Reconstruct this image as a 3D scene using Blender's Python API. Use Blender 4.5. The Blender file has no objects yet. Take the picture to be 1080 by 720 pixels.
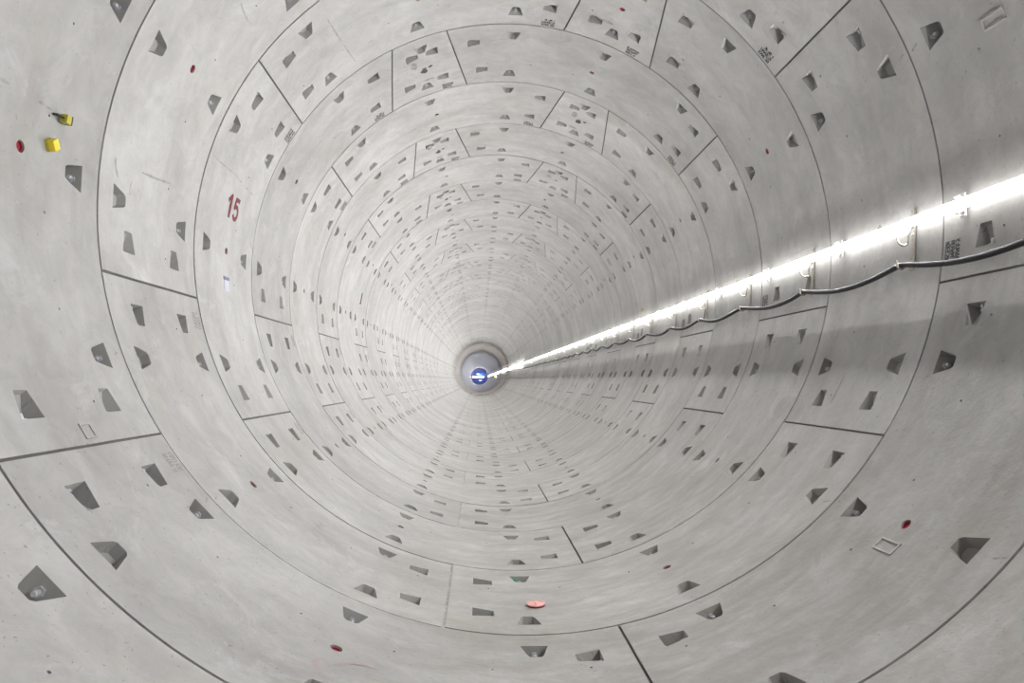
import bpy, math, random
from math import sin, cos, radians as rad, pi
from mathutils import Vector, Matrix
from mathutils.geometry import delaunay_2d_cdt

sc = bpy.context.scene
COL = sc.collection
rng = random.Random(15)

# ------------------------------------------------------------------ camera, world, exposure
R = 2.75            # inner radius of the tunnel
W = 1.5             # width of one lining ring
Y3 = 4.480          # distance from the camera to ring joint number 3
CAMX, CAMZ = -0.3495, -1.1491
YAW, PITCH = 0.047878, -0.054602

def ring_y(k):
    return Y3 + (k - 3.0) * W

cd = bpy.data.cameras.new('camera')
cam = bpy.data.objects.new('camera', cd)
COL.objects.link(cam)
cd.sensor_width = 36.0
cd.lens = 739.0 / 1080.0 * 36.0
cd.clip_start = 0.02
cd.clip_end = 600.0
cyw, syw, cpt, spt = cos(YAW), sin(YAW), cos(PITCH), sin(PITCH)
# columns: camera x, y, z(forward) in tunnel frame (X right, Z up, Y forward)
def tf(x, y, z):
    y, z = cpt * y - spt * z, spt * y + cpt * z
    x, z = cyw * x + syw * z, -syw * x + cyw * z
    return Vector((x, z, y))
cx_, cy_, cz_ = tf(1, 0, 0), tf(0, 1, 0), tf(0, 0, 1)
m = Matrix.Identity(4)
for i in range(3):
    m[i][0], m[i][1], m[i][2] = cx_[i], cy_[i], -cz_[i]
m.translation = Vector((CAMX, 0.0, CAMZ + R))
cam.matrix_world = m
sc.camera = cam

world = bpy.data.worlds.new('world')
sc.world = world
world.use_nodes = True
world.node_tree.nodes['Background'].inputs[0].default_value = (0.02, 0.02, 0.022, 1)
world.node_tree.nodes['Background'].inputs[1].default_value = 0.0

sc.view_settings.view_transform = 'Standard'
sc.view_settings.look = 'None'
sc.view_settings.gamma = 1.0
sc.view_settings.use_curve_mapping = False
sc.view_settings.exposure = 0.0
sc.cycles.diffuse_bounces = 6
sc.cycles.max_bounces = 8
sc.cycles.sampling_pattern = 'TABULATED_SOBOL'
LAMP = 325.0         # radiance of a tube lamp

# ------------------------------------------------------------------ materials
def new_mat(name):
    mt = bpy.data.materials.new(name)
    mt.use_nodes = True
    nt = mt.node_tree
    return mt, nt, nt.nodes['Principled BSDF']

def simple(name, col, rough=0.6, metal=0.0, noise=0.0, scale=30.0):
    mt, nt, b = new_mat(name)
    b.inputs['Roughness'].default_value = rough
    b.inputs['Metallic'].default_value = metal
    b.inputs['Base Color'].default_value = (*col, 1)
    if noise:
        tc = nt.nodes.new('ShaderNodeTexCoord')
        n = nt.nodes.new('ShaderNodeTexNoise')
        n.inputs['Scale'].default_value = scale
        n.inputs['Detail'].default_value = 4
        nt.links.new(tc.outputs['Object'], n.inputs['Vector'])
        r = nt.nodes.new('ShaderNodeValToRGB')
        r.color_ramp.elements[0].position = 0.3
        r.color_ramp.elements[1].position = 0.7
        r.color_ramp.elements[0].color = (*[c * (1 - noise) for c in col], 1)
        r.color_ramp.elements[1].color = (*[min(1, c * (1 + noise)) for c in col], 1)
        nt.links.new(n.outputs['Fac'], r.inputs['Fac'])
        nt.links.new(r.outputs['Color'], b.inputs['Base Color'])
    return mt

def emitter(name, col, strength):
    mt, nt, b = new_mat(name)
    b.inputs['Base Color'].default_value = (0.8, 0.8, 0.8, 1)
    b.inputs['Emission Color'].default_value = (*col, 1)
    b.inputs['Emission Strength'].default_value = strength
    return mt

def concrete(name):
    mt, nt, b = new_mat(name)
    N, L = nt.nodes.new, nt.links.new
    uv = N('ShaderNodeUVMap'); uv.uv_map = 'UVMap'
    oi = N('ShaderNodeObjectInfo')
    mul = N('ShaderNodeMath'); mul.operation = 'MULTIPLY'; mul.inputs[1].default_value = 173.0
    L(oi.outputs['Random'], mul.inputs[0])
    comb = N('ShaderNodeCombineXYZ')
    L(mul.outputs[0], comb.inputs[0]); L(mul.outputs[0], comb.inputs[2])
    add = N('ShaderNodeVectorMath'); add.operation = 'ADD'
    L(uv.outputs[0], add.inputs[0]); L(comb.outputs[0], add.inputs[1])

    def noise(scale, detail, rough, stretch=None, dist=0.0):
        n = N('ShaderNodeTexNoise')
        n.inputs['Scale'].default_value = scale
        n.inputs['Detail'].default_value = detail
        n.inputs['Roughness'].default_value = rough
        n.inputs['Distortion'].default_value = dist
        src = add
        if stretch:
            src = N('ShaderNodeVectorMath'); src.operation = 'MULTIPLY'
            src.inputs[1].default_value = stretch
            L(add.outputs[0], src.inputs[0])
        L(src.outputs[0], n.inputs['Vector'])
        return n

    def ramp(src, p0, p1, c0, c1):
        r = N('ShaderNodeValToRGB')
        e = r.color_ramp.elements
        e[0].position, e[1].position = p0, p1
        e[0].color, e[1].color = (*c0, 1), (*c1, 1)
        L(src.outputs['Fac'], r.inputs['Fac'])
        return r

    def mix(mode, fac, a, bb):
        x = N('ShaderNodeMix'); x.data_type = 'RGBA'; x.blend_type = mode
        if isinstance(fac, float):
            x.inputs['Factor'].default_value = fac
        else:
            L(fac, x.inputs['Factor'])
        L(a, x.inputs[6]); L(bb, x.inputs[7])
        return x.outputs[2]

    big = ramp(noise(1.1, 5, 0.6), 0.30, 0.70, (0.40, 0.394, 0.388), (0.52, 0.518, 0.514))
    mid = ramp(noise(4.2, 7, 0.72, dist=0.9), 0.34, 0.60, (0.83, 0.825, 0.815), (1, 1, 1))
    c = mix('MULTIPLY', 0.8, big.outputs[0], mid.outputs[0])
    streak = ramp(noise(1.0, 3, 0.55, (0.8, 3.4, 1.0), 0.5), 0.34, 0.56, (0.86, 0.85, 0.835), (1, 1, 1))
    c = mix('MULTIPLY', 0.7, c, streak.outputs[0])
    stain = ramp(noise(1.9, 4, 0.65, (0.55, 1.2, 1.0), 0.5), 0.60, 0.76, (0, 0, 0), (0.5, 0.5, 0.5))
    yel = N('ShaderNodeRGB'); yel.outputs[0].default_value = (0.39, 0.36, 0.31, 1)
    c = mix('MIX', stain.outputs[0], c, yel.outputs[0])
    whit = ramp(noise(2.3, 5, 0.7, dist=0.8), 0.58, 0.74, (0, 0, 0), (0.65, 0.65, 0.65))
    wh = N('ShaderNodeRGB'); wh.outputs[0].default_value = (0.56, 0.563, 0.572, 1)
    c = mix('MIX', whit.outputs[0], c, wh.outputs[0])
    speck = ramp(noise(46.0, 2, 0.5), 0.26, 0.31, (0.55, 0.54, 0.53), (1, 1, 1))
    c = mix('MULTIPLY', 0.75, c, speck.outputs[0])
    scuff = ramp(noise(3.0, 4, 0.55, (0.45, 2.2, 1.0), 1.5), 0.715, 0.76, (1, 1, 1), (0.66, 0.65, 0.64))
    c = mix('MULTIPLY', 0.8, c, scuff.outputs[0])
    # floor dust in patches, shifted right and darkened to paint in shade there
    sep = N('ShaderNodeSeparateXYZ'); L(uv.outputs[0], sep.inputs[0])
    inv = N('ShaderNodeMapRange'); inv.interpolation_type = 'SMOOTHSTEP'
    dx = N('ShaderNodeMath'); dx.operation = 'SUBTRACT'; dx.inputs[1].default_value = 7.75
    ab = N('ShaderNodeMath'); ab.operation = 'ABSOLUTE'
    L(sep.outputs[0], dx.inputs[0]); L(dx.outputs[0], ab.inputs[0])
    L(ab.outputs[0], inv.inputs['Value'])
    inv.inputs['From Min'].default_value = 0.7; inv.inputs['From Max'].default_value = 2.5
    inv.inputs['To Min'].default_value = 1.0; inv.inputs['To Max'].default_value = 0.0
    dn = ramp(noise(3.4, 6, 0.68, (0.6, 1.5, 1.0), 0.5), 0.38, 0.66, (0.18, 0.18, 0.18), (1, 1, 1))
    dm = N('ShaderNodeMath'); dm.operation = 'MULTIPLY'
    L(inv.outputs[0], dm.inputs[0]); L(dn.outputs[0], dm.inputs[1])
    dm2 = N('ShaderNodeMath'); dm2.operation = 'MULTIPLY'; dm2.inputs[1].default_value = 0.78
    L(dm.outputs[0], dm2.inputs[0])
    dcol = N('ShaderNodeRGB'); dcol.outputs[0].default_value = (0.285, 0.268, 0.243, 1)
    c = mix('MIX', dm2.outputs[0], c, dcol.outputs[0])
    # each segment was cast from its own batch: slightly different tone
    tone = N('ShaderNodeMapRange')
    tone.inputs['To Min'].default_value = 0.90
    tone.inputs['To Max'].default_value = 1.08
    sepc = N('ShaderNodeSeparateColor'); L(oi.outputs['Color'], sepc.inputs[0])
    L(sepc.outputs[0], tone.inputs['Value'])
    vm = N('ShaderNodeVectorMath'); vm.operation = 'SCALE'
    L(c, vm.inputs[0]); L(tone.outputs[0], vm.inputs['Scale'])
    L(vm.outputs[0], b.inputs['Base Color'])
    b.inputs['Roughness'].default_value = 0.62
    b.inputs['Specular IOR Level'].default_value = 0.3
    bp = N('ShaderNodeBump'); bp.inputs['Strength'].default_value = 0.25; bp.inputs['Distance'].default_value = 0.01
    nn = noise(22.0, 5, 0.6)
    L(nn.outputs['Fac'], bp.inputs['Height'])
    L(bp.outputs[0], b.inputs['Normal'])
    return mt

M = {
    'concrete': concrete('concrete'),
    'rubber': simple('gasket_rubber', (0.10, 0.098, 0.092), 0.85, 0, 0.25, 8),
    'zinc': simple('zinc', (0.62, 0.63, 0.66), 0.45, 0.6, 0.12, 60),
    'red': simple('red_plastic', (0.33, 0.010, 0.035), 0.45, 0, 0.15, 80),
    'redpaint': simple('red_paint', (0.15, 0.004, 0.016), 0.6, 0, 0.15, 60),
    'pink': simple('pink_plastic', (0.80, 0.42, 0.39), 0.5, 0, 0.2, 60),
    'pinkpaint': simple('pink_paint', (0.40, 0.31, 0.315), 0.7, 0, 0.08, 30),
    'green': simple('green_plastic', (0.02, 0.22, 0.14), 0.5, 0, 0.1, 60),
    'yellow': simple('yellow_plastic', (0.85, 0.66, 0.03), 0.4, 0, 0.06, 60),
    'olive': simple('dull_yellow', (0.50, 0.44, 0.05), 0.45, 0, 0.1, 60),
    'black': simple('black_rubber', (0.012, 0.013, 0.017), 0.55, 0, 0.2, 40),
    'ink': simple('black_ink', (0.055, 0.055, 0.055), 0.7, 0, 0.3, 60),
    'inkgrey': simple('faded_ink', (0.26, 0.26, 0.25), 0.7, 0, 0.2, 60),
    'smear': simple('grey_smear', (0.30, 0.295, 0.285), 0.8, 0, 0.35, 25),
    'scuff': simple('scuff_grey', (0.34, 0.338, 0.332), 0.8, 0, 0.25, 18),
    'grout': simple('joint_grout', (0.33, 0.32, 0.30), 0.85, 0, 0.3, 14),
    'steel': simple('galvanised_steel', (0.42, 0.40, 0.35), 0.5, 0.3, 0.2, 50),
    'white': simple('white_enamel', (0.85, 0.85, 0.85), 0.4, 0, 0.03, 20),
    'paper': simple('paper', (0.55, 0.56, 0.66), 0.7, 0, 0.04, 40),
    'tape': simple('grey_tape', (0.16, 0.165, 0.24), 0.5, 0, 0.1, 40),
    'blue': simple('blue_paint', (0.03, 0.10, 0.55), 0.4, 0, 0.1, 4),
    'dark': simple('dark_steel', (0.07, 0.07, 0.09), 0.5, 0.2, 0.2, 4),
    'housing': emitter('housing_halo_glow', (1.0, 0.985, 0.96), LAMP * 0.02),  # batten glow added to imitate the halo around the lamps
    'tube': emitter('tube_glow', (1.0, 0.995, 0.975), LAMP),
    'tubedim': emitter('tube_glow_dim', (1.0, 0.93, 0.88), LAMP * 0.75),
    'tubeblue': emitter('tube_glow_cool', (0.86, 0.88, 1.0), LAMP * 0.6),
    'orange': emitter('orange_glow', (1.0, 0.45, 0.12), 6.0),
    'blueglow': emitter('blue_glow', (0.15, 0.25, 1.0), 5.0),
}

# ------------------------------------------------------------------ helpers
def link(o, parent=None):
    COL.objects.link(o)
    if parent is not None:
        o.parent = parent
    return o

def tag(o, label=None, cat=None, group=None, kind=None):
    if label: o['label'] = label
    if cat: o['category'] = cat
    if group: o['group'] = group
    if kind: o['kind'] = kind
    return o

def empty(name, loc=(0, 0, 0), parent=None):
    o = bpy.data.objects.new(name, None)
    o.empty_display_size = 0.1
    o.location = loc
    return link(o, parent)

class MB:
    """collects faces with their own vertices"""
    def __init__(s):
        s.v, s.f, s.n, s.uv = [], [], [], []
    def face(s, pts, normals=None, uvs=None):
        i = len(s.v)
        s.v += [tuple(p) for p in pts]
        s.f.append(tuple(range(i, i + len(pts))))
        if normals is None:
            a, b, c = Vector(pts[0]), Vector(pts[1]), Vector(pts[2])
            n = (b - a).cross(c - a)
            if n.length < 1e-12 and len(pts) > 3:
                n = (Vector(pts[2]) - a).cross(Vector(pts[3]) - a)
            n = n.normalized() if n.length > 0 else Vector((0, 0, 1))
            normals = [n] * len(pts)
        s.n += [tuple(x) for x in normals]
        s.uv += uvs if uvs else [(p[0], p[1]) for p in pts]
    def box(s, c, size, rot=None):
        hx, hy, hz = [q / 2 for q in size]
        P = [Vector((a * hx, b * hy, d * hz)) for a in (-1, 1) for b in (-1, 1) for d in (-1, 1)]
        if rot is not None:
            P = [rot @ p for p in P]
        P = [p + Vector(c) for p in P]
        for q in ((0, 1, 3, 2), (4, 6, 7, 5), (0, 4, 5, 1), (2, 3, 7, 6), (0, 2, 6, 4), (1, 5, 7, 3)):
            s.face([P[i] for i in q])
    def tube(s, path, r, n=8, caps=True, radii=None):
        rings = []
        for i, p in enumerate(path):
            p = Vector(p)
            d = (Vector(path[min(i + 1, len(path) - 1)]) - Vector(path[max(i - 1, 0)])).normalized()
            u = Vector((0, 0, 1)) if abs(d.z) < 0.9 else Vector((1, 0, 0))
            a = d.cross(u).normalized(); b = a.cross(d).normalized()
            rr = radii[i] if radii else r
            rings.append([(p + (a * cos(2 * pi * j / n) + b * sin(2 * pi * j / n)) * rr,
                           a * cos(2 * pi * j / n) + b * sin(2 * pi * j / n)) for j in range(n)])
        for A, B in zip(rings, rings[1:]):
            for j in range(n):
                q = [A[j], A[(j + 1) % n], B[(j + 1) % n], B[j]]
                q = q[::-1]
                s.face([x[0] for x in q], [x[1] for x in q])
        if caps:
            s.face([x[0] for x in rings[0]])
            s.face([x[0] for x in rings[-1]][::-1])
    def lathe(s, prof, n=16, mat=None):
        """profile of (radius, height) about local Z"""
        mat = mat or Matrix.Identity(4)
        for (r0, h0), (r1, h1) in zip(prof, prof[1:]):
            for j in range(n):
                a, b = 2 * pi * j / n, 2 * pi * (j + 1) / n
                P = [Vector((r0 * cos(a), r0 * sin(a), h0)), Vector((r0 * cos(b), r0 * sin(b), h0)),
                     Vector((r1 * cos(b), r1 * sin(b), h1)), Vector((r1 * cos(a), r1 * sin(a), h1))]
                if r0 < 1e-9: P = [P[0], P[2], P[3]]
                elif r1 < 1e-9: P = P[:3]
                s.face([mat @ p for p in P])
    def mesh(s, name, mat):
        me = bpy.data.meshes.new(name)
        for q, f in enumerate(s.f):          # winding follows the shading normals
            if len(f) < 3: continue
            g = Vector((0, 0, 0))
            P = [Vector(s.v[i]) for i in f]
            for a, b in zip(P[1:], P[2:]):
                g += (a - P[0]).cross(b - P[0])
            if g.dot(Vector(s.n[f[0]])) < 0:
                i0, i1 = f[0], f[-1] + 1
                s.v[i0:i1] = s.v[i0:i1][::-1]; s.n[i0:i1] = s.n[i0:i1][::-1]; s.uv[i0:i1] = s.uv[i0:i1][::-1]
        me.from_pydata(s.v, [], s.f)
        me.polygons.foreach_set('use_smooth', [True] * len(s.f))
        uvl = me.uv_layers.new(name='UVMap')
        uvl.data.foreach_set('uv', [q for u in s.uv for q in u])
        me.materials.append(mat)
        me.update()
        me.normals_split_custom_set(s.n)
        return me
    def build(s, name, mat, parent=None, loc=(0, 0, 0)):
        o = bpy.data.objects.new(name, s.mesh(name, mat))
        o.location = loc
        return link(o, parent)

# angles are degrees clockwise from the crown, as seen looking down the tunnel
def warp(t):
    a = rad(t)
    return t + 0.5 - 0.75 * sin(a) + 0.25 * cos(a)

def cyl(t, y, d=0.0, warped=True):
    """point at angle t, ring-local y, depth d outward of the inner surface"""
    a = rad(warp(t) if warped else t)
    r = R + d
    return Vector((r * sin(a), y, R + r * cos(a)))

def inward(t, warped=True):
    a = rad(warp(t) if warped else t)
    return Vector((-sin(a), 0, -cos(a)))

def clockwise(t, warped=True):
    a = rad(warp(t) if warped else t)
    return Vector((cos(a), 0, -sin(a)))

DEG = R * pi / 180.0        # arc metres per degree

def surf_mat(t, y, d=0.0, warped=True):
    """local X anticlockwise, local Y down the tunnel, local Z towards the axis"""
    x, z = -clockwise(t, warped), inward(t, warped)
    mt = Matrix.Identity(4)
    p = cyl(t, y, d, warped)
    for i in range(3):
        mt[i][0], mt[i][1], mt[i][2] = x[i], (0, 1, 0)[i], z[i]
    # right-handed check: X x Y = Z
    mt.translation = p
    return mt

# ------------------------------------------------------------------ the lining
GAP = 0.009
KF, KB = 6.65, 10.95         # half width of the key at its near and far edge, degrees

def segments_of(c):
    """six segments of a ring whose key is centred on angle c: (is_key, left(y), right(y))"""
    key_l = lambda f: c - (KF + (KB - KF) * f)
    key_r = lambda f: c + (KF + (KB - KF) * f)
    e = [key_l, key_r] + [(lambda f, a=a: c + a) for a in (78.4, 146.1, 213.9, 281.6)] + [lambda f: key_l(f) + 360]
    return [(i == 0, e[i], e[i + 1]) for i in range(6)]

def ring_pocket(a, far):
    ys = [(0.122 if not far else 0.878), (0.219 if not far else 0.781), (0.233 if not far else 0.767)]
    P = [(a - 1.72, ys[0]), (a + 1.72, ys[0]), (a + 0.95, ys[1]), (a + 0.62, ys[2]), (a - 0.62, ys[2]), (a - 0.95, ys[1])]
    return P

def tang_pocket(edge, y0, s):
    j = edge(y0)
    P = [(j + s * 3.7, y0 - 0.056), (j + s * 3.7, y0 + 0.056), (j + s * 6.75, y0 + 0.033), (j + s * 6.75, y0 - 0.033)]
    return P

def inside(p, poly):
    r = False
    for (x0, y0), (x1, y1) in zip(poly, poly[1:] + poly[:1]):
        if (y0 > p[1]) != (y1 > p[1]) and p[0] < (x1 - x0) * (p[1] - y0) / (y1 - y0) + x0:
            r = not r
    return r

def build_segment(is_key, el, er):
    """mesh of one segment plus the spots of its bolts, plug hole and print"""
    gd = GAP / DEG
    L = lambda f: el(f) + gd
    Rr = lambda f: er(f) - gd
    g0, g1 = GAP / W, 1 - GAP / W
    holes, bolts = [], []                    # holes: (poly, depth function)
    for n in range(-8, 24):
        a = n * 22.5
        if n in (4, 20): continue          # covered by the lamp fixings
        for far in (False, True):
            f = 0.85 if far else 0.15
            if el(f) + 1.9 < a < er(f) - 1.9:
                P = ring_pocket(a, far)
                y0, y1 = (0.878, 0.767) if far else (0.122, 0.233)
                holes.append((P, lambda t, f, y0=y0, y1=y1: 0.115 - 0.06 * (f - y0) / (y1 - y0), 0))
                bolts.append(('ring', a, y0, -1 if far else 1))
    for y0 in (0.258, 0.737):
        for edge, s in ((el, 1), (er, -1)):
            P = tang_pocket(edge, y0, s)
            j = edge(y0)
            holes.append((P, lambda t, f, j=j, s=s: 0.110 - 0.085 * (abs(t - j) - 3.7) / 3.05, 0))
            bolts.append(('tang', j + s * 3.7, y0, s))
    mid = (el(0.5) + er(0.5)) / 2
    hx = 0.033
    plug = (mid, 0.5)
    holes.append(([(mid + hx / DEG * cos(2 * pi * i / 12), 0.5 + hx / W * sin(2 * pi * i / 12)) for i in range(12)], lambda t, f: 0.035, 1))
    for n in range(-17, 50):
        a = 5.3 + n * 11.25
        if el(.635) + 2 < a < er(.635) - 2:
            h = 0.0085
            holes.append(([(a + h / DEG * cos(2 * pi * i / 6), 0.637 + h / W * sin(2 * pi * i / 6)) for i in range(6)], lambda t, f: 0.03, 1))
    # planar triangulation in metres (arc, y)
    V, E = [], []
    def loop(pts):
        i0 = len(V)
        for t, f in pts:
            V.append(Vector((t * DEG, f * W)))
        for i in range(len(pts)):
            E.append((i0 + i, i0 + (i + 1) % len(pts)))
    steps = max(6, int((er(0.5) - el(0.5)) / 2.4))
    bl = []
    for i in range(steps): bl.append((L(g0) + (Rr(g0) - L(g0)) * i / steps, g0))
    for i in range(6): bl.append((Rr(g0 + (g1 - g0) * i / 6), g0 + (g1 - g0) * i / 6))
    for i in range(steps): bl.append((Rr(g1) + (L(g1) - Rr(g1)) * i / steps, g1))
    for i in range(6): bl.append((L(g1 - (g1 - g0) * i / 6), g1 - (g1 - g0) * i / 6))
    loop(bl)
    for P, d, kk in holes:
        loop(P)
    for i in range(1, steps):
        for jj in range(1, 7):
            f = jj / 7
            t = L(f) + (Rr(f) - L(f)) * i / steps
            ok = True
            for P, d, kk in holes:
                cxm = sum(p[0] for p in P) / len(P); cym = sum(p[1] for p in P) / len(P)
                if abs(t - cxm) < 2.3 and abs(f - cym) < 0.075:
                    ok = False
            if ok:
                V.append(Vector((t * DEG, f * W)))
    vo, eo, fo, _, _, _ = delaunay_2d_cdt(V, E, [], 0, 1e-6)
    mb = MB()
    polys = [[(t * DEG, f * W) for t, f in P] for P, d, kk in holes]
    boxes = [(min(p[0] for p in q), max(p[0] for p in q), min(p[1] for p in q), max(p[1] for p in q)) for q in polys]
    for f in fo:
        c = sum((vo[i] for i in f), Vector((0, 0))) / len(f)
        if any(b[0] < c[0] < b[1] and b[2] < c[1] < b[3] and inside(c, q) for q, b in zip(polys, boxes)):
            continue
        idx = list(f)
        a, b_, c_ = vo[idx[0]], vo[idx[1]], vo[idx[2]]
        cr = (b_[0] - a[0]) * (c_[1] - a[1]) - (b_[1] - a[1]) * (c_[0] - a[0])
        if abs(cr) < 1e-9:
            continue
        if cr > 0: idx.reverse()
        mb.face([cyl(vo[i][0] / DEG, vo[i][1]) for i in idx], [inward(vo[i][0] / DEG) for i in idx], [(vo[i][0], vo[i][1]) for i in idx])
    # the pockets
    for P, d, kk in holes:
        n = len(P)
        area = sum(P[i][0] * P[(i + 1) % n][1] - P[(i + 1) % n][0] * P[i][1] for i in range(n))
        Q = P if area > 0 else P[::-1]
        cxm = sum(p[0] for p in Q) / n; cym = sum(p[1] for p in Q) / n
        sh = 0.86 if kk == 0 else 1.0
        B = [(cxm + (t - cxm) * sh, cym + (f - cym) * sh) for t, f in Q]
        top = [cyl(t, f * W) for t, f in Q]
        bot = [cyl(t, f * W, d(t, f)) for t, f in B]
        ut = [(t * DEG, f * W) for t, f in Q]
        for i in range(n):
            j = (i + 1) % n
            mb.face([top[j], top[i], bot[i], bot[j]], None, [ut[j], ut[i], (ut[i][0] + .05, ut[i][1]), (ut[j][0] + .05, ut[j][1])])
        mb.face(bot[::-1], None, ut[::-1])
    # the joint faces
    for i in range(len(bl)):
        a, b_ = bl[i], bl[(i + 1) % len(bl)]
        pa, pb = cyl(a[0], a[1] * W), cyl(b_[0], b_[1] * W)
        qa, qb = cyl(a[0], a[1] * W, 0.06), cyl(b_[0], b_[1] * W, 0.06)
        mb.face([pa, pb, qb, qa], None, [(a[0] * DEG, a[1] * W), (b_[0] * DEG, b_[1] * W), (b_[0] * DEG, b_[1] * W), (a[0] * DEG, a[1] * W)])
    return mb, bolts, plug

CENTRE = {0: 22.5, 1: -22.5}         # even rings carry the key on the right, odd rings on the left
TYPES = {}
for par in (0, 1):
    TYPES[par] = []
    for is_key, el, er in segments_of(CENTRE[par]):
        mb, bolts, plug = build_segment(is_key, el, er)
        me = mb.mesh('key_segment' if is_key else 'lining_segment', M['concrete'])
        TYPES[par].append((is_key, el, er, me, bolts, plug))

# rubber seal showing in the joints of one ring
def gasket_mesh(par):
    mb = MB()
    n = 90
    for i in range(n):
        a, b = 360 * i / n, 360 * (i + 1) / n
        mb.face([cyl(a, -0.03, 0.010), cyl(b, -0.03, 0.010), cyl(b, 0.03, 0.010), cyl(a, 0.03, 0.010)][::-1])
    for is_key, el, er in segments_of(CENTRE[par]):
        if par == 1 and abs(el(0.5) - 191.4) < 2: continue      # this joint is pointed with grout
        for q in range(6):
            f0, f1 = q / 6, (q + 1) / 6
            w = 0.03 / DEG
            mb.face([cyl(el(f0) - w, f0 * W, 0.009), cyl(el(f0) + w, f0 * W, 0.009), cyl(el(f1) + w, f1 * W, 0.009), cyl(el(f1) - w, f1 * W, 0.009)][::-1])
    return mb.mesh('joint_gasket', M['rubber'])
GASK = {p: gasket_mesh(p) for p in (0, 1)}

mb = MB()
for q in range(6):
    f0, f1 = q / 6, (q + 1) / 6
    w = 0.02 / DEG
    mb.face([cyl(191.4 - w, f0 * W, 0.0035), cyl(191.4 + w, f0 * W, 0.0035), cyl(191.4 + w, f1 * W, 0.0035), cyl(191.4 - w, f1 * W, 0.0035)][::-1])
FILLER = mb.mesh('joint_filler', M['grout'])

# a bolt end with its nut and washer, along local Z out of the pocket wall
def bolt_mesh():
    mb = MB()
    mb.lathe([(0.030, 0.0), (0.030, 0.004), (0.0, 0.004)], 12)
    mb.lathe([(0.023, 0.004), (0.023, 0.024), (0.0, 0.024)], 6)
    mb.lathe([(0.013, 0.024), (0.013, 0.052), (0.010, 0.056), (0.0, 0.056)], 10)
    return mb.mesh('bolt', M['zinc'])
BOLT = bolt_mesh()

def plug_mesh(mat):
    mb = MB()
    mb.lathe([(0.0315, -0.010), (0.0315, 0.006), (0.025, 0.008), (0.024, 0.0), (0.010, 0.0), (0.008, 0.004), (0.0, 0.004)], 16)
    return mb.mesh('plug', mat)
PLUG = plug_mesh(M['red'])
GREYPLUG = plug_mesh(M['grout'])
REDS = [(2, -88.7), (2, 134.8), (2, -156.8), (3, -64.9), (3, -134.0), (3, 157.4), (4, -89.0), (4, 66.0), (4, 23.0), (4, -20.5), (5, -64.8), (5, 21.7), (6, -19.9), (1, -134.0), (1, 157.4)]

def bolt_matrix(kind, a, f, s):
    if kind == 'ring':
        p = cyl(a, f * W, 0.055)
        z = Vector((0, s, 0)); x = clockwise(a)
    else:
        p = cyl(a, f * W, 0.055)
        z = clockwise(a) * s; x = Vector((0, 1, 0))
    z = (z + inward(a) * 0.12).normalized()
    x = (x - z * x.dot(z)).normalized()
    y = z.cross(x)
    mt = Matrix.Identity(4)
    for i in range(3):
        mt[i][0], mt[i][1], mt[i][2] = x[i], y[i], z[i]
    mt.translation = p - z * 0.004
    return mt

# unreadable stencilled print: three short rows of blocky strokes
def print_mesh(seed, mat, rows=3):
    r = random.Random(seed)
    mb = MB()
    w, h, n = 5.3 * DEG, 0.150, 12
    for row in range(rows):
        for i in range(n):
            if r.random() < 0.05: continue
            x0 = -w / 2 + w * i / n; y0 = h / 2 - h * (row + 1) / rows + 0.006
            cw, ch = w / n * 0.78, h / rows * 0.74
            t = 0.0085
            st = [((0, 0), (0, 1)), ((1, 0), (1, 1)), ((0, 0), (1, 0)), ((0, 1), (1, 1)), ((0, .5), (1, .5)), ((0, 0), (1, 1))]
            for (ax, ay), (bx, by) in r.sample(st, r.choice((3, 3, 4))):
                A = Vector((x0 + ax * cw, y0 + ay * ch)); B = Vector((x0 + bx * cw, y0 + by * ch))
                d = (B - A).normalized(); nn = Vector((-d.y, d.x)) * t / 2
                q = [A - nn, B - nn, B + nn, A + nn]
                mb.face([(p.x, p.y, 0.0012) for p in q])
    return mb.mesh('stencil_print', mat)
PRINTS = [print_mesh(s, M['ink']) for s in range(4)]
FAINT = [print_mesh(s + 9, M['inkgrey'], 2) for s in range(3)]

wall = empty('wall_tunnel')
tag(wall, 'round tunnel lining of pale precast concrete rings with bolt pockets', 'tunnel lining', kind='structure')

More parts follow.
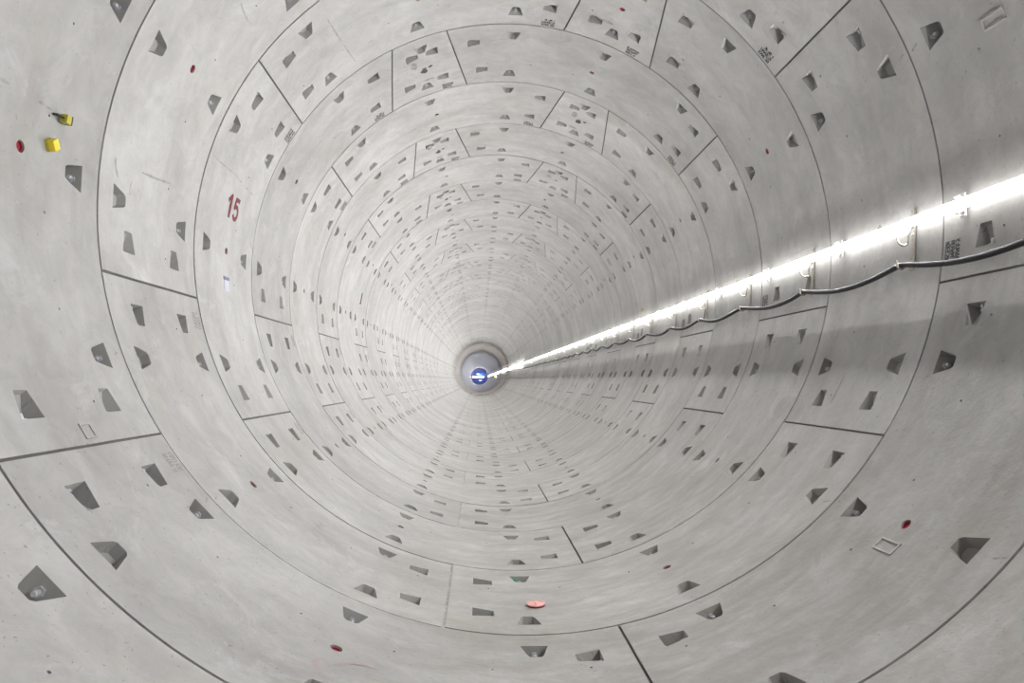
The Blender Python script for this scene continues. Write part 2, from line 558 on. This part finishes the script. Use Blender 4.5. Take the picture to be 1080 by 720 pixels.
SEG = {}
NRING = 50
for k in range(1, NRING + 1):
    par = k % 2
    batch = rng.uniform(0.25, 0.75)
    g = bpy.data.objects.new('joint_gasket', GASK[par]); g.location = (0, ring_y(k), 0); link(g, wall)
    if par == 1:
        g = bpy.data.objects.new('joint_filler', FILLER); g.location = (0, ring_y(k), 0); link(g, wall)
    for i, (is_key, el, er, me, bolts, plug) in enumerate(TYPES[par]):
        o = bpy.data.objects.new('key_segment' if is_key else 'lining_segment', me)
        tm = plug[0]
        j = rng.uniform(-0.0025, 0.0025)
        iv = inward(tm)
        o.location = Vector((0, ring_y(k), 0)) + iv * j
        link(o, wall)
        SEG[(k, i)] = o
        q_ = min(1, max(0, batch + rng.uniform(-0.25, 0.25)))
        o.color = (q_, q_, q_, 1)
        if k <= 5:
            for b in bolts:
                if rng.random() < 0.03: continue
                bo = bpy.data.objects.new('bolt', BOLT); bo.matrix_local = bolt_matrix(*b); link(bo, o)
        if k <= 12:
            isred = any(k == kk and abs((plug[0] - tt_ + 180) % 360 - 180) < 4 for kk, tt_ in REDS)
            po = bpy.data.objects.new('plug', PLUG if isred else GREYPLUG)
            po.matrix_local = surf_mat(plug[0], 0.5 * W, 0.017); link(po, o)
            po['label'] = 'red plastic plug' if isred else 'grey grouted plug'
        if k <= 9:
            f = 0.93
            t = er(f) - 4.3 if not is_key else er(f) - 5.0
            tt = ((t + 180) % 360) - 180
            if -128 < tt < 100:
                left = tt < -80
                me2 = rng.choice(FAINT if left else PRINTS)
                so = bpy.data.objects.new('stencil_print', me2)
                so.matrix_local = surf_mat(t, 0.932 * W, 0.0); link(so, o)

# bolts of the next rings, too small to tell apart
mb = MB()
for k in range(6, 13):
    for is_key, el, er, me, bolts, plug in TYPES[k % 2]:
        for b in bolts:
            mt = Matrix.Translation((0, ring_y(k), 0)) @ bolt_matrix(*b)
            mb.lathe([(0.023, 0.0), (0.023, 0.024), (0.013, 0.024), (0.013, 0.056), (0.0, 0.056)], 6, mt)
o = mb.build('distant_bolts', M['zinc'], wall); o['kind'] = 'stuff'

# rings beyond the fiftieth, and those behind the camera: plain rings with grooves
def plain_rings(k0, k1, name):
    mb = MB()
    n = 72
    for k in range(k0, k1):
        y = ring_y(k)
        prof = [(0.0, 0.03), (0.012, 0.03), (0.012, 0.0), (1.488, 0.0), (1.488, 0.03), (1.5, 0.03)]
        for (a0, d0), (a1, d1) in zip(prof, prof[1:]):
            flat = abs(d0 - d1) < 1e-6
            for i in range(n):
                a, b = 360 * i / n, 360 * (i + 1) / n
                P = [cyl(a, y + a0, d0), cyl(b, y + a0, d0), cyl(b, y + a1, d1), cyl(a, y + a1, d1)]
                N_ = [inward(a), inward(b), inward(b), inward(a)] if flat else None
                mb.face(P, N_, [(a * DEG, y + a0), (b * DEG, y + a0), (b * DEG, y + a1), (a * DEG, y + a1)])
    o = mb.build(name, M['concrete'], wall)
    o['kind'] = 'stuff'
    o.color = (0.5, 0.5, 0.5, 1)
    return o
plain_rings(NRING + 1, 152, 'distant_segments')
plain_rings(-14, 1, 'rear_segments')

# ------------------------------------------------------------------ paint, print and repairs on single segments
def seg_at(k, t):
    """segment of ring k that holds angle t"""
    for i, (is_key, el, er, me, b, p) in enumerate(TYPES[k % 2]):
        for off in (-360, 0, 360):
            if el(0.5) <= t + off <= er(0.5):
                return SEG[(k, i)]

def on_wall(mb, k, t, f, name, mat, parent=None, label=None):
    """flat mesh laid on the wall (coordinates x clockwise, y down the tunnel) and bent to it; t is the true angle"""
    mb.v = [tuple(cyl(t + x / DEG, f * W + y, -z, False)) for x, y, z in mb.v]
    mb.n = [tuple(inward(t, False)) for _ in mb.n]
    par = parent or seg_at(k, t)
    o = mb.build(name, mat, par)
    if label: o['label'] = label
    return o

def poly_strip(mb, pts, w, z=0.0015):
    for a, b in zip(pts, pts[1:]):
        a, b = Vector(a), Vector(b)
        d = (b - a).normalized(); n = Vector((-d.y, d.x)) * w / 2; e = d * w * 0.25
        mb.face([(*(p), z) for p in (a - n - e, b - n + e, b + n + e, a + n - e)])

# number 15 on the left wall; drawn with x = down the tunnel, y = up, then turned onto the wall
mb = MB()
def up_strip(pts, w):
    # on the left wall "up" is clockwise
    poly_strip(mb, [(y, x) for x, y in pts], w, 0.002)
up_strip([(-0.135, 0.045), (-0.075, 0.10), (-0.075, -0.10)], 0.046)
arc = [(0.075 + 0.055 * cos(a), -0.035 + 0.062 * sin(a)) for a in [rad(q) for q in (120, 90, 60, 30, 0, -30, -60, -90, -120, -150)]]
up_strip([(0.125, 0.092), (0.040, 0.092), (0.030, 0.005)] + arc, 0.042)
on_wall(mb, 4, -79.6, 4.52 - 4, 'painted_number', M['redpaint'], label='red painted number 15')

# pink scrawl low on the left, ring 2
mb = MB()
poly_strip(mb, [(-0.02, -0.16), (0.03, -0.10), (0.02, -0.05), (-0.04, 0.0), (-0.13, 0.05), (-0.25, 0.09)][::-1], 0.022)
on_wall(mb, 2, -156.2, 0.40, 'paint_mark', M['pinkpaint'], label='faint pink paint scrawl')

def blob(mb, x, y, rx, ry, seed, n=14, z=0.0012):
    r = random.Random(seed)
    mb.face([(x + rx * (0.65 + 0.5 * r.random()) * cos(2 * pi * i / n), y + ry * (0.65 + 0.5 * r.random()) * sin(2 * pi * i / n), z) for i in range(n)])

def smear(k, t, f, items, mat, name='stain', label='grey smeared stain'):
    for it in items:
        mb = MB(); blob(mb, *it)
        on_wall(mb, k, t, f, name, mat)

def scuff(k, t0, k0, t1, k1, w):
    tm, km = (t0 + t1) / 2, (k0 + k1) / 2
    a = Vector(((t0 - tm) * DEG, (k0 - km) * W)); b = Vector(((t1 - tm) * DEG, (k1 - km) * W))
    d = b - a; n = Vector((-d.y, d.x)).normalized()
    L_, R_ = [], []
    r = random.Random(int(abs(t0) * 100))
    for i in range(9):
        u = i / 8
        ww = w * (0.25 + 0.75 * sin(pi * (0.1 + 0.8 * u))) * r.uniform(0.6, 1.2) / 2
        p = a + d * u + n * w * 0.3 * sin(3 * u)
        L_.append(p + n * ww); R_.append(p - n * ww)
    mb = MB()
    for i in range(8):
        mb.face([(*L_[i], 0.0012), (*R_[i], 0.0012), (*R_[i + 1], 0.0012), (*L_[i + 1], 0.0012)])
    on_wall(mb, k, tm, km - k, 'scuff', M['scuff'])
for a in ((3, -83.4, 3.35, -82.3, 3.67, .022), (3, -83.6, 3.11, -86.0, 3.15, .03), (2, -82.6, 2.30, -82.7, 2.41, .02), (2, -94.7, 2.46, -94.7, 2.56, .015),
          (4, -73.5, 4.05, -73.6, 4.40, .014), (4, -73.6, 4.40, -74.6, 4.80, .018), (3, -85.5, 3.27, -87.6, 3.26, .016), (2, -84.0, 2.55, -85.8, 2.56, .02),
          (2, -82.4, 2.50, -82.6, 2.66, .018), (4, -39.1, 4.21, -36.9, 4.87, .022), (3, -51.7, 3.52, -52.3, 3.68, .018), (2, -85.0, 2.46, -85.9, 2.47, .012)):
    scuff(*a)

# smears and marker on the key segments
for k in (5, 7, 9, 4, 6, 8):
    c = warp(CENTRE[k % 2])
    q = random.Random(k)
    smear(k, c, 0.5, [(q.uniform(-.16, -.08), q.uniform(-.32, -.1), .045, .11, k * 3 + 1), (q.uniform(-.2, .1), .31, .07, .035, k * 3 + 2)], M['smear'])
    if k % 2 or k == 6:
        smear(k, c + 0.3, 0.54, [(-0.02, 0.0, .05, .05, k * 5), (0.07, -0.08, .03, .03, k * 5 + 1)], M['ink'])

# cast-in plate frames
def plate_frame(k, t, f, w, h):
    mb = MB()
    b = 0.011
    for x0, x1, y0, y1 in ((-w, w, -h, -h + b), (-w, w, h - b, h), (-w, -w + b, -h, h), (w - b, w, -h, h)):
        z = 0.006
        P = [(x0, y0), (x1, y0), (x1, y1), (x0, y1)]
        mb.face([(*p, z) for p in P][::-1])
        for i in range(4):
            p, q_ = P[i], P[(i + 1) % 4]
            mb.face([(*p, 0), (*q_, 0), (*q_, z), (*p, z)][::-1])
    mb.v = [tuple(cyl(t + x / DEG, f * W + y, -z, False)) for x, y, z in mb.v]
    nn = []
    for fc in mb.f:
        P = [Vector(mb.v[i]) for i in fc]
        n = (P[1] - P[0]).cross(P[2] - P[0]).normalized()
        nn += [tuple(n)] * 4
    mb.n = nn
    o = mb.build('cast_frame', M['concrete'], seg_at(k, t))
    o.color = (0.5, 0.5, 0.5, 1)
    o['label'] = 'cast rectangular frame in the concrete'
plate_frame(2, 70.6, 0.525, 0.037, 0.085)
plate_frame(2, 137.9, 0.49, 0.042, 0.085)
plate_frame(2, -120.9, 0.50, 0.045, 0.05)

# short joint alignment marks
for k, t, f in ((2, 134.75, 0.035), (2, 134.5, 0.965), (3, 135.1, 0.045), (3, 157.8, 0.03), (2, 157.8, 0.965), (2, 67.4, 0.95), (3, 67.4, 0.05), (3, -133.3, 0.05), (2, -133.2, 0.95), (2, -111, 0.95), (3, 180, 0.05), (2, 179.8, 0.95)):
    mb = MB(); poly_strip(mb, [(-0.012, -0.03), (0.012, 0.03)], 0.012)
    on_wall(mb, k, t, f, 'alignment_mark', M['smear'])

# ------------------------------------------------------------------ tube lamps along the right wall
LX, LZ = 2.655, R - 0.040          # tube centre
def lamp_parts():
    y0, y1 = 0.006, W - 0.006
    t = MB()
    # opal diffuser: a shallow dome facing the tunnel axis
    D = [(0.010 - 0.003 * sin(rad(q)), 0.017 * cos(rad(q))) for q in range(0, 181, 20)]
    for a, c in zip(D, D[1:]):
        t.face([(a[0], 0.004, a[1]), (a[0], W - 0.004, a[1]), (c[0], W - 0.004, c[1]), (c[0], 0.004, c[1])][::-1])
    t.face([(x, 0.004, z) for x, z in D][::-1]); t.face([(x, W - 0.004, z) for x, z in D])
    b = MB()
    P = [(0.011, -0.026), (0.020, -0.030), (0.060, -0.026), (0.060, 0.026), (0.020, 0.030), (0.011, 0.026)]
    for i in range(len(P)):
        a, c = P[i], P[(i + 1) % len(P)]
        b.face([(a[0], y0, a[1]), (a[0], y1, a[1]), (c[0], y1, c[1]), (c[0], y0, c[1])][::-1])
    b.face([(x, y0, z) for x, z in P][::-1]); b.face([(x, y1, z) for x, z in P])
    e = MB()
    e.box((0.012, 0.004, 0), (0.034, 0.008, 0.046))
    c = MB()
    c.box((0.066, 0.0, 0), (0.010, 0.055, 0.150))
    c.box((0.045, 0.0, 0.046), (0.045, 0.045, 0.008), Matrix.Rotation(0.5, 3, 'Y'))
    c.box((0.045, 0.0, -0.046), (0.045, 0.045, 0.008), Matrix.Rotation(-0.5, 3, 'Y'))
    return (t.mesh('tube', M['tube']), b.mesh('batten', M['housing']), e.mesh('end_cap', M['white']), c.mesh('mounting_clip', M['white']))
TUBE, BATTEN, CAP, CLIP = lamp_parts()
def far_lamp_mesh(mat):
    t = MB()
    D = [(0.010 - 0.003 * sin(rad(q)), 0.017 * cos(rad(q))) for q in range(0, 181, 45)]
    for a, c in zip(D, D[1:]):
        t.face([(a[0], 0.004, a[1]), (a[0], W - 0.004, a[1]), (c[0], W - 0.004, c[1]), (c[0], 0.004, c[1])][::-1])
    t.face([(D[-1][0], 0.004, D[-1][1]), (D[-1][0], W - 0.004, D[-1][1]), (D[0][0], W - 0.004, D[0][1]), (D[0][0], 0.004, D[0][1])][::-1])
    return t.mesh('tube_lamp', mat)
FARM = {'tube': far_lamp_mesh(M['tube']), 'tubedim': far_lamp_mesh(M['tubedim']), 'tubeblue': far_lamp_mesh(M['tubeblue'])}
ORD = ['first', 'second', 'third', 'fourth', 'fifth', 'sixth', 'seventh', 'eighth', 'ninth', 'tenth', 'eleventh', 'twelfth', 'thirteenth', 'fourteenth', 'fifteenth',
       'sixteenth', 'seventeenth', 'eighteenth', 'nineteenth', 'twentieth']
for k in range(-1, 149):
    if 46 <= k <= 48 or 61 <= k <= 65:        # unlit stretches of the row
        continue
    loc = (LX, ring_y(k + 0.85), LZ)
    if -1 <= k <= 30:
        o = empty('tube_lamp', loc)
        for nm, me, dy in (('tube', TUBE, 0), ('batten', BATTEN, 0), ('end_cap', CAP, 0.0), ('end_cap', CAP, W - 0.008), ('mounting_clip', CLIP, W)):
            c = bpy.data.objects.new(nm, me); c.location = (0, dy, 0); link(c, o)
    else:
        key = 'tube' if k <= 45 else ('tubedim' if k < 64 else 'tubeblue')
        o = bpy.data.objects.new('tube_lamp', FARM[key]); o.location = loc; link(o)
    if k < 1:
        lab = 'white tube lamp on the right wall behind the viewpoint, outside the frame'
    elif k == 1:
        lab = 'glowing white tube lamp cut by the right edge, nearest to the viewer'
    elif k <= 20:
        lab = '%s glowing white tube lamp counted along the row from the right edge' % ORD[k - 1]
    elif k <= 45:
        lab = 'small glowing white tube lamp further down the row than the twentieth'
    else:
        lab = 'tiny tube lamp deep in the tunnel where the row thins to a thread'
    tag(o, lab, 'lamp', 'tube lamps along the right wall')

# ------------------------------------------------------------------ hooks and cable
CABX, CABZ = 2.634, -0.338        # cable centre in the hooks (relative to the axis)
def hook_meshes():
    bar = MB()
    # flat bar standing off the wall, from above the lamp to below the cable
    ang = [88.8, 89.6, 90.5, 92, 93.5, 95, 96.5, 97.9]
    for a, b in zip(ang, ang[1:]):
        P = []
        for t in (a, b):
            for d in (-0.012, -0.020):
                for y in (-0.020, 0.020):
                    P.append(cyl(t, y, d, False))
        for q in ((0, 1, 5, 4), (2, 6, 7, 3), (0, 4, 6, 2), (1, 3, 7, 5), (0, 2, 3, 1), (4, 5, 7, 6)):
            bar.face([P[i] for i in q])
    up = MB()
    def jhook(mbx, x, z, r, rr):
        path = [(R * sin(rad(91.5)) - 0.02, 0, R + z + 0.10), (x + r, 0, R + z + 0.03)]
        path += [(x + r * cos(rad(q)), 0, R + z + r * sin(rad(q))) for q in range(0, -200, -20)]
        path += [(x - r - 0.004, 0, R + z + 0.012)]
        mbx.tube(path, rr, 8)
    jhook(up, 2.655, -0.160, 0.040, 0.009)
    low = MB()
    path = [(2.735, 0, R - 0.24), (2.725, 0, R - 0.30), (2.70, 0, R - 0.345)]
    path += [(CABX + 0.030 * cos(rad(q)), 0, R + CABZ + 0.030 * sin(rad(q))) for q in range(-20, -200, -20)]
    path += [(CABX - 0.034, 0, R + CABZ + 0.03)]
    low.tube(path, 0.009, 8)
    brace = MB()
    brace.tube([(2.725, 0, R - 0.20), (2.70, 0, R - 0.22), (2.67, 0, R - 0.30)], 0.006, 6)
    scr = MB()
    mt = surf_mat(92.5, 0, -0.02, False)
    scr.lathe([(0.014, -0.01), (0.014, 0.0), (0.010, 0.008), (0, 0.008)], 6, mt)
    return [('back_bar', bar.mesh('back_bar', M['steel'])), ('lamp_hook', up.mesh('lamp_hook', M['steel'])),
            ('cable_hook', low.mesh('cable_hook', M['steel'])), ('screw', scr.mesh('screw', M['zinc']))]
HOOK = hook_meshes()
HF = 0.20
for k in range(0, 47):
    y = ring_y(k + HF)
    o = empty('cable_bracket', (0, y, 0))
    for nm, me in HOOK[:(4 if k < 20 else 3)]:
        link(bpy.data.objects.new(nm, me), o)
    if k < 3: lab = 'steel cable bracket on the right wall outside the frame'
    elif k == 3: lab = 'steel cable bracket nearest the viewer, with an empty curled hook'
    elif k < 23: lab = '%s steel cable bracket counted along the row from the right edge' % ORD[k - 3]
    else: lab = 'small distant steel cable bracket under the row of lamps'
    tag(o, lab, 'bracket', 'cable brackets under the lamps')

cab = MB()
path = []
q = random.Random(3)
for k in range(-3, 50):
    sag = 0.062 + q.uniform(-0.012, 0.016)
    skew = q.uniform(0.42, 0.6)
    ns = 12 if k < 12 else 6
    for i in range(ns):
        u = i / ns
        v = u ** (math.log(0.5) / math.log(skew))
        s = 4 * v * (1 - v)
        y = ring_y(k + HF) + u * W
        # the cable lies over the hook and droops between, a touch closer to the wall
        path.append((CABX + 0.004 * s, y, R + CABZ - sag * s ** 1.15))
cab.tube(path, 0.020, 10)
tag(cab.build('power_cable', M['black']), 'black power cable drooping from hook to hook below the lamps', 'cable')

# ------------------------------------------------------------------ small things on the wall
def at(k, t, d=0.0):
    mt = surf_mat(t, 0, d, False)
    mt.translation = mt.translation + Vector((0, ring_y(k), 0))
    return mt

o = empty('survey_target'); o.matrix_world = at(2.70, -83.0)
mb = MB(); mb.tube([(0, -0.075, 0.004), (0, -0.07, 0.02), (0, -0.02, 0.03)], 0.007, 8); mb.build('stem', M['black'], o)
mb = MB(); mb.box((0, 0.004, 0.03), (0.048, 0.042, 0.04)); mb.build('housing', M['olive'], o)
mb = MB(); mb.box((0, 0.0285, 0.03), (0.05, 0.008, 0.044)); mb.build('back_cover', M['black'], o)
tag(o, 'small dull yellow survey target on a black stem, left wall', 'survey target', 'yellow survey targets')
o = empty('survey_target'); o.matrix_world = at(2.65, -86.7) @ Matrix.Rotation(0.6, 4, 'Z')
mb = MB(); mb.box((0, 0, 0.032), (0.058, 0.05, 0.030)); mb.build('reflector', M['yellow'], o)
mb = MB(); mb.box((0, 0, 0.008), (0.064, 0.056, 0.016)); mb.build('base', M['olive'], o)
tag(o, 'small bright yellow reflector block beside the red plug, left wall', 'survey target', 'yellow survey targets')

o = empty('paper_note'); o.matrix_world = at(4.50, -94.7)
mb = MB(); mb.box((0.03, 0, 0.003), (0.115, 0.125, 0.003)); mb.build('sheet', M['paper'], o)
mb = MB(); mb.box((-0.035, -0.005, 0.006), (0.03, 0.145, 0.004)); mb.build('tape', M['tape'], o)
tag(o, 'small white paper note held by a strip of grey tape, left wall', 'paper')

o = empty('yellow_tag'); o.matrix_world = at(8.72, 86.5)
mb = MB(); mb.box((0, 0, 0.01), (0.055, 0.06, 0.02)); mb.build('plate', M['olive'], o)
mb = MB(); mb.lathe([(0.012, 0.02), (0.008, 0.026), (0, 0.026)], 8); mb.build('screw', M['zinc'], o)
tag(o, 'tiny yellow marker plate on the right wall above the lamps', 'marker')

# red ribbon hanging in ring 9 on the left
o = empty('ribbon'); o.matrix_world = at(9.42, -80.0)
mb = MB()
P = [(0.10, -0.01), (0.05, 0.012), (0.0, -0.006), (-0.06, 0.012), (-0.11, 0.0)]
for (x0, y0), (x1, y1) in zip(P, P[1:]):
    mb.box(((x0 + x1) / 2, (y0 + y1) / 2, 0.012), (abs(x1 - x0) * 1.05, 0.05, 0.006))
mb.build('strip', M['redpaint'], o)
mb = MB(); mb.lathe([(0.012, 0.0), (0.012, 0.02), (0, 0.022)], 8, Matrix.Translation((0.10, 0, 0))); mb.build('nail', M['black'], o)
tag(o, 'short dark red ribbon hanging on the left wall deep in the tunnel', 'ribbon')

# loose pink cap and green cap on the invert
o = empty('plastic_cap'); o.matrix_world = at(3.38, 178.7, 0.0)
mb = MB(); mb.lathe([(0.0, 0.012), (0.056, 0.012), (0.066, 0.013), (0.066, 0.017), (0.056, 0.018), (0.0, 0.018)], 24); mb.build('disc', M['pink'], o)
mb = MB(); mb.lathe([(0.056, 0.0), (0.064, 0.003), (0.066, 0.012), (0.062, 0.013)], 24); mb.build('skirt', M['redpaint'], o)
mb = MB(); mb.lathe([(0.066, 0.016), (0.066, 0.021), (0.057, 0.021), (0.057, 0.018)], 24); mb.build('rim', M['pink'], o)
mb = MB(); mb.box((0, 0, 0.020), (0.016, 0.06, 0.005)); mb.build('grip', M['pink'], o)
tag(o, 'round pink plastic cap lying on the tunnel floor', 'cap')
o = empty('bolt_cap'); o.matrix_world = at(3.845, -178.6, 0.04)
mb = MB(); mb.lathe([(0.030, 0.0), (0.032, 0.022), (0.024, 0.036), (0.0, 0.038)], 14); mb.build('body', M['green'], o)
mb = MB(); mb.lathe([(0.038, -0.004), (0.038, 0.004), (0.030, 0.006)], 14); mb.build('flange', M['green'], o)
tag(o, 'dark green bolt cap in a floor pocket behind the pink cap', 'cap')

# ------------------------------------------------------------------ the far end
o = empty('warning_lamp'); o.matrix_world = at(74, 104.5, -0.06)
mb = MB(); mb.lathe([(0.12, 0.0), (0.12, 0.10), (0.0, 0.10)], 12); mb.build('base', M['dark'], o)
mb = MB(); mb.lathe([(0.15, 0.10), (0.17, 0.22), (0.13, 0.36), (0.0, 0.42)], 14); mb.build('dome', M['orange'], o)
tag(o, 'orange warning lamp low on the right wall near the far end', 'lamp')

gy = ring_y(148)
o = empty('trailing_gantry', (0, gy, 0))
def part(name, mat, *boxes):
    mb = MB()
    for c, s in boxes: mb.box(c, s)
    return mb.build(name, mat, o)
for sx in (-1, 1):
    part('post', M['blue'], ((sx * 1.55, 0, 2.35), (0.22, 0.3, 2.9)))
    part('rail', M['blue'], ((sx * 1.55, 1.5, 1.0), (0.2, 6.0, 0.2)))
part('top_beam', M['blue'], ((0, 0, 3.85), (3.4, 0.35, 0.3)))
part('deck', M['dark'], ((0, 1.0, 2.25), (3.6, 3.0, 0.16)))
part('lower_beam', M['blue'], ((0, 0, 0.85), (3.0, 0.3, 0.25)))
part('light_bar', M['tubeblue'], ((-0.4, -0.25, 2.45), (3.4, 0.08, 0.10)))
part('machine_box', M['blue'], ((0.2, 1.6, 3.0), (1.9, 1.4, 1.2)))
part('blue_lamp', M['blueglow'], ((-0.5, -0.22, 3.45), (0.9, 0.06, 0.3)))
part('blue_lamp', M['blueglow'], ((0.3, -0.22, 1.4), (0.9, 0.06, 0.3)))
tag(o, 'blue machine gantry filling the far end of the tunnel', 'gantry')
mb = MB()
n = 48
mb.face([cyl(-360 * i / n, ring_y(151.5), 0.1) for i in range(n)])
w2 = mb.build('wall_end', simple('bulkhead', (0.25, 0.27, 0.45), 0.6, 0, 0.2, 0.6))
tag(w2, 'blue-grey bulkhead closing the far end of the tunnel', 'bulkhead', kind='structure')
